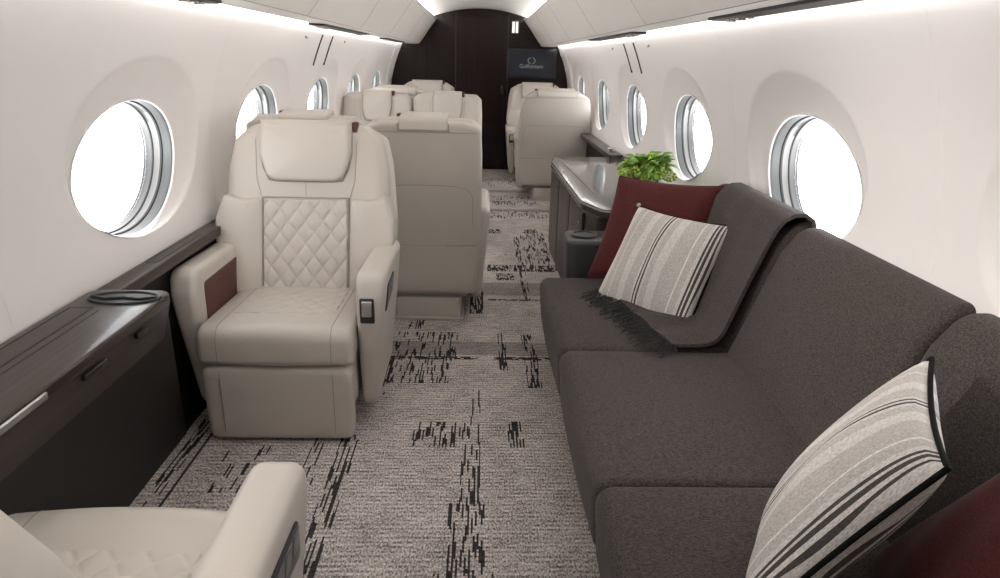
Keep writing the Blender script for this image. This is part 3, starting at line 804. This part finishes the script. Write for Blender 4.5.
# throw over the far back cushion
t = thing('throw_blanket', 'grey woven throw draped over the far end of the sofa, fringe on the seat', 'throw', (0, 0, 0))
path = [(1.142, .82), (1.146, .87), (1.138, .905), (1.115, .920), (1.085, .918), (1.055, .900), (1.035, .872), (1.012, .82), (.985, .75), (.957, .68), (.930, .61), (.905, .545), (.885, .50), (.86, .472), (.82, .462), (.76, .460), (.70, .460), (.64, .459), (.60, .458)]
TY0, TY1, NY = 2.235, 2.86, 26
bm = bmesh.new(); lay = []
for k, (off) in enumerate((0., .013)):
    rows = []
    for i, (x, z) in enumerate(path):
        a = Vector(path[max(0, i-1)]); b = Vector(path[min(len(path)-1, i+1)]); tt = (b-a).normalized(); nn = Vector((tt.y, -tt.x))
        if nn.x > 0 and i > 6: nn = -nn
        nn = Vector((tt.y, -tt.x)) if True else nn
        f = i/(len(path)-1)
        row = []
        for j in range(NY+1):
            v = j/NY; y = TY0 + .02*math.sin(f*5) + (TY1-TY0)*v
            wv = .004*math.sin(v*21+f*6)*f
            q = Vector((x, z)) + nn*(off + wv + (.001 if False else 0))*(1 if True else 1)
            row.append(bm.verts.new((q.x + (.10*(1-v)-.03*v)*smooth01((f-.72)/.28), y, q.y)))
        rows.append(row)
    lay.append(rows)
A, B = lay; n = len(path)
for i in range(n-1):
    for j in range(NY):
        bm.faces.new((A[i][j], A[i][j+1], A[i+1][j+1], A[i+1][j])); bm.faces.new((B[i][j], B[i+1][j], B[i+1][j+1], B[i][j+1]))
for i in range(n-1):
    for j in (0, NY): bm.faces.new((A[i][j], A[i+1][j], B[i+1][j], B[i][j]))
for j in range(NY):
    for i in (0, n-1): bm.faces.new((A[i][j], A[i][j+1], B[i][j+1], B[i][j]))
obj('blanket', bm, M_throw, t)
bm = bmesh.new(); rf_ = random.Random(11)
for k in range(170):
    y = TY0+.01+(TY1-TY0-.02)*rf_.random(); x = .615+.13*(1-(y-TY0)/(TY1-TY0))-.03*(y-TY0)/(TY1-TY0)-.01*rf_.random(); a = rf_.uniform(-.3, 1.0); ln = rf_.uniform(.08, .15)
    pts = []; z = .466
    for i in range(6):
        f = i/5; pts.append((x-ln*f*math.cos(a+.5*f*math.sin(k)), y-ln*f*math.sin(a)*1.0-.03*f, max(.4555, z-.01*f)+.006*math.sin(f*PI)*rf_.random()))
    tube(bm, pts, .0022, 5)
fr = obj('fringe', bm, M_fringe, t); fr['kind'] = 'stuff'

# ------------------------------------------------------------------ cushions
def cushion(name, label, S, T, mat, pipe, loc, eul, group=None, pinch=.035, knots=False):
    t = thing(name, label, 'cushion', (0, 0, 0), 0, group)
    t.location = loc; t.rotation_mode = 'QUATERNION'; t.rotation_quaternion = eul
    bm = bmesh.new(); n = 36; h = S/2
    def pt(i, j, s):
        u, v = i/n*2-1, j/n*2-1
        u = math.copysign(abs(u)**.9, u); v = math.copysign(abs(v)**.9, v)
        x = u*h*(1-pinch*2*(1-v*v)*abs(u)**3); z = v*h*(1-pinch*2*(1-u*u)*abs(v)**3)
        e = max(0, (1-u*u)*(1-v*v))
        y = T/2*(e**.42)*(.93+.07*math.cos(u*3)*math.cos(v*2.6)) + .004*math.sin(u*9+v*4)*e
        return (x, -y*s, z)
    V = {}
    for s in (1, -1):
        for i in range(n+1):
            for j in range(n+1):
                if s == -1 and (i in (0, n) or j in (0, n)): V[s, i, j] = V[1, i, j]
                else: V[s, i, j] = bm.verts.new(pt(i, j, s))
        for i in range(n):
            for j in range(n): bm.faces.new((V[s, i, j], V[s, i+1, j], V[s, i+1, j+1], V[s, i, j+1]))
    obj('cover', bm, mat, t)
    bd = [(i, 0) for i in range(n)] + [(n, j) for j in range(n)] + [(n-i, n) for i in range(n)] + [(0, n-j) for j in range(n)]
    bm = bmesh.new(); tube(bm, [pt(i, j, 0) for i, j in bd], .0052, 8, closed=True); obj('piping', bm, pipe, t)
    if knots:
        for sx in (-1, 1):
            for sz in (-1, 1):
                bm = bmesh.new(); bmesh.ops.create_uvsphere(bm, u_segments=12, v_segments=8, radius=.010, matrix=Matrix.Translation((sx*h*1.005, 0, sz*h*1.005)) @ Matrix.Diagonal((1.1, .8, 1.1, 1)))
                obj('corner_knot', bm, M_knot, t)
    return t
def pose(a, b, c):
    return (Matrix.Rotation(c, 4, 'Z') @ Matrix.Rotation(a, 4, 'X') @ Matrix.Rotation(b, 4, 'Y')).to_quaternion()
cushion('throw_cushion', 'large burgundy cushion at the far end of the sofa, behind the upright striped one', .50, .18, M_red, M_red, (.795, 2.955, .69), pose(-.57, -.028, -.668))
cushion('throw_cushion', 'grey striped cushion at the far end of the sofa, leaning on the throw', .475, .175, stripes(.475), M_pipe, (.768, 2.705, .606), pose(-.58, .01, -.868), knots=True)
cushion('throw_cushion', 'large striped cushion with black piping at the near end of the sofa', .475, .15, stripes(.475), M_pipe, (.706, 1.095, .652), pose(-.519, -.024, -2.109))
cushion('throw_cushion', 'burgundy cushion in the near corner, partly cut off, in front of the striped one', .50, .16, M_red, M_red, (.86, .86, .64), pose(-.62, .0, -2.0))

# ------------------------------------------------------------------ light
w = bpy.data.worlds.new('daylight'); bpy.context.scene.world = w; w.use_nodes = True
bg = w.node_tree.nodes['Background']; bg.inputs[0].default_value = (1, .99, .98, 1)
tc = w.node_tree.nodes.new('ShaderNodeTexCoord'); sx = w.node_tree.nodes.new('ShaderNodeSeparateXYZ'); mr = w.node_tree.nodes.new('ShaderNodeMapRange')
mr.inputs['From Min'].default_value = -.25; mr.inputs['From Max'].default_value = .35      # bright apron below the horizon, softer overcast above
mr.inputs['To Min'].default_value = 10.; mr.inputs['To Max'].default_value = 4.5
w.node_tree.links.new(tc.outputs['Generated'], sx.inputs[0]); w.node_tree.links.new(sx.outputs[2], mr.inputs[0]); w.node_tree.links.new(mr.outputs[0], bg.inputs[1])
def area(name, loc, rot, sx, sy, e, col=(1, .95, .89)):
    l = bpy.data.lights.new(name, 'AREA'); l.shape = 'RECTANGLE'; l.size = sx; l.size_y = sy; l.energy = e; l.color = col
    o = bpy.data.objects.new(name, l); C.objects.link(o); o.location = loc; o.rotation_euler = rot; return o
LY = (Y0+Y1)/2; LL = Y1-Y0-.1
for s in (-1, 1):
    area('cove_light', (s*.63, LY, 1.845), (0, PI+s*.5*-1, 0), .03, LL, 34)
    area('wall_wash_light', (s*.966, LY, 1.568), (0, -s*.30, 0), .012, LL, 6, (1, .97, .94))
for y in (-1.2, -.3, .6, 1.5, 2.6, 3.9, 5.2, 8.1):  # unseen spots added overhead as soft fill, no fittings modelled
    l = bpy.data.lights.new('overhead_fill', 'SPOT'); l.energy = 2.0; l.spot_size = math.radians(115); l.spot_blend = .6; l.shadow_soft_size = .06; l.color = (1, .96, .92)
    for x in (-.3, .3):
        o = bpy.data.objects.new('overhead_fill', l); C.objects.link(o); o.location = (x, y, 1.955)

def aimed_fill(loc, aim, e, size, rad=.10):  # added spot without a fitting
    l = bpy.data.lights.new('added_spot', 'SPOT'); l.energy = e; l.spot_size = math.radians(size); l.spot_blend = 1.; l.shadow_soft_size = rad; l.color = (1, .955, .90)
    o = bpy.data.objects.new('added_spot', l); C.objects.link(o); o.location = loc
    o.rotation_euler = (Vector(aim)-Vector(loc)).to_track_quat('-Z', 'Y').to_euler()
aimed_fill((.35, -.7, 1.80), (-.74, 3.0, 1.10), 85, 31)
aimed_fill((-.89, 1.35, 1.540), (1.05, 1.75, .80), 70, 52, .03)
aimed_fill((-.05, .55, 1.93), (-.68, .95, .5), 20, 48)
# ------------------------------------------------------------------ camera
cam = bpy.data.cameras.new('camera'); co = bpy.data.objects.new('camera', cam); C.objects.link(co)
cam.sensor_fit = 'HORIZONTAL'; cam.sensor_width = 36; cam.lens = 690*36/1000; cam.clip_start = .02
TH, YAW, ROLL = .321, .033, .025
# camera axes in the world
Rz = Matrix.Rotation(-YAW, 3, 'Z')
fwd = Rz @ Vector((0, math.cos(TH), -math.sin(TH))); upv = Rz @ Vector((0, math.sin(TH), math.cos(TH))); rt = Rz @ Vector((1, 0, 0))
c, s = math.cos(ROLL), math.sin(ROLL)
r2 = rt*c + upv*s; u2 = -rt*s + upv*c
M = Matrix(((r2.x, u2.x, -fwd.x, .019), (r2.y, u2.y, -fwd.y, 0), (r2.z, u2.z, -fwd.z, 1.40), (0, 0, 0, 1)))
co.matrix_world = M
sc = bpy.context.scene; sc.camera = co
sc.view_settings.view_transform = 'Standard'; sc.view_settings.look = 'None'; sc.view_settings.gamma = 1; sc.view_settings.use_curve_mapping = False
sc.view_settings.exposure = .27
sc.cycles.use_denoising = True
sc.cycles.max_bounces = 10; sc.cycles.diffuse_bounces = 6; sc.cycles.transparent_max_bounces = 12
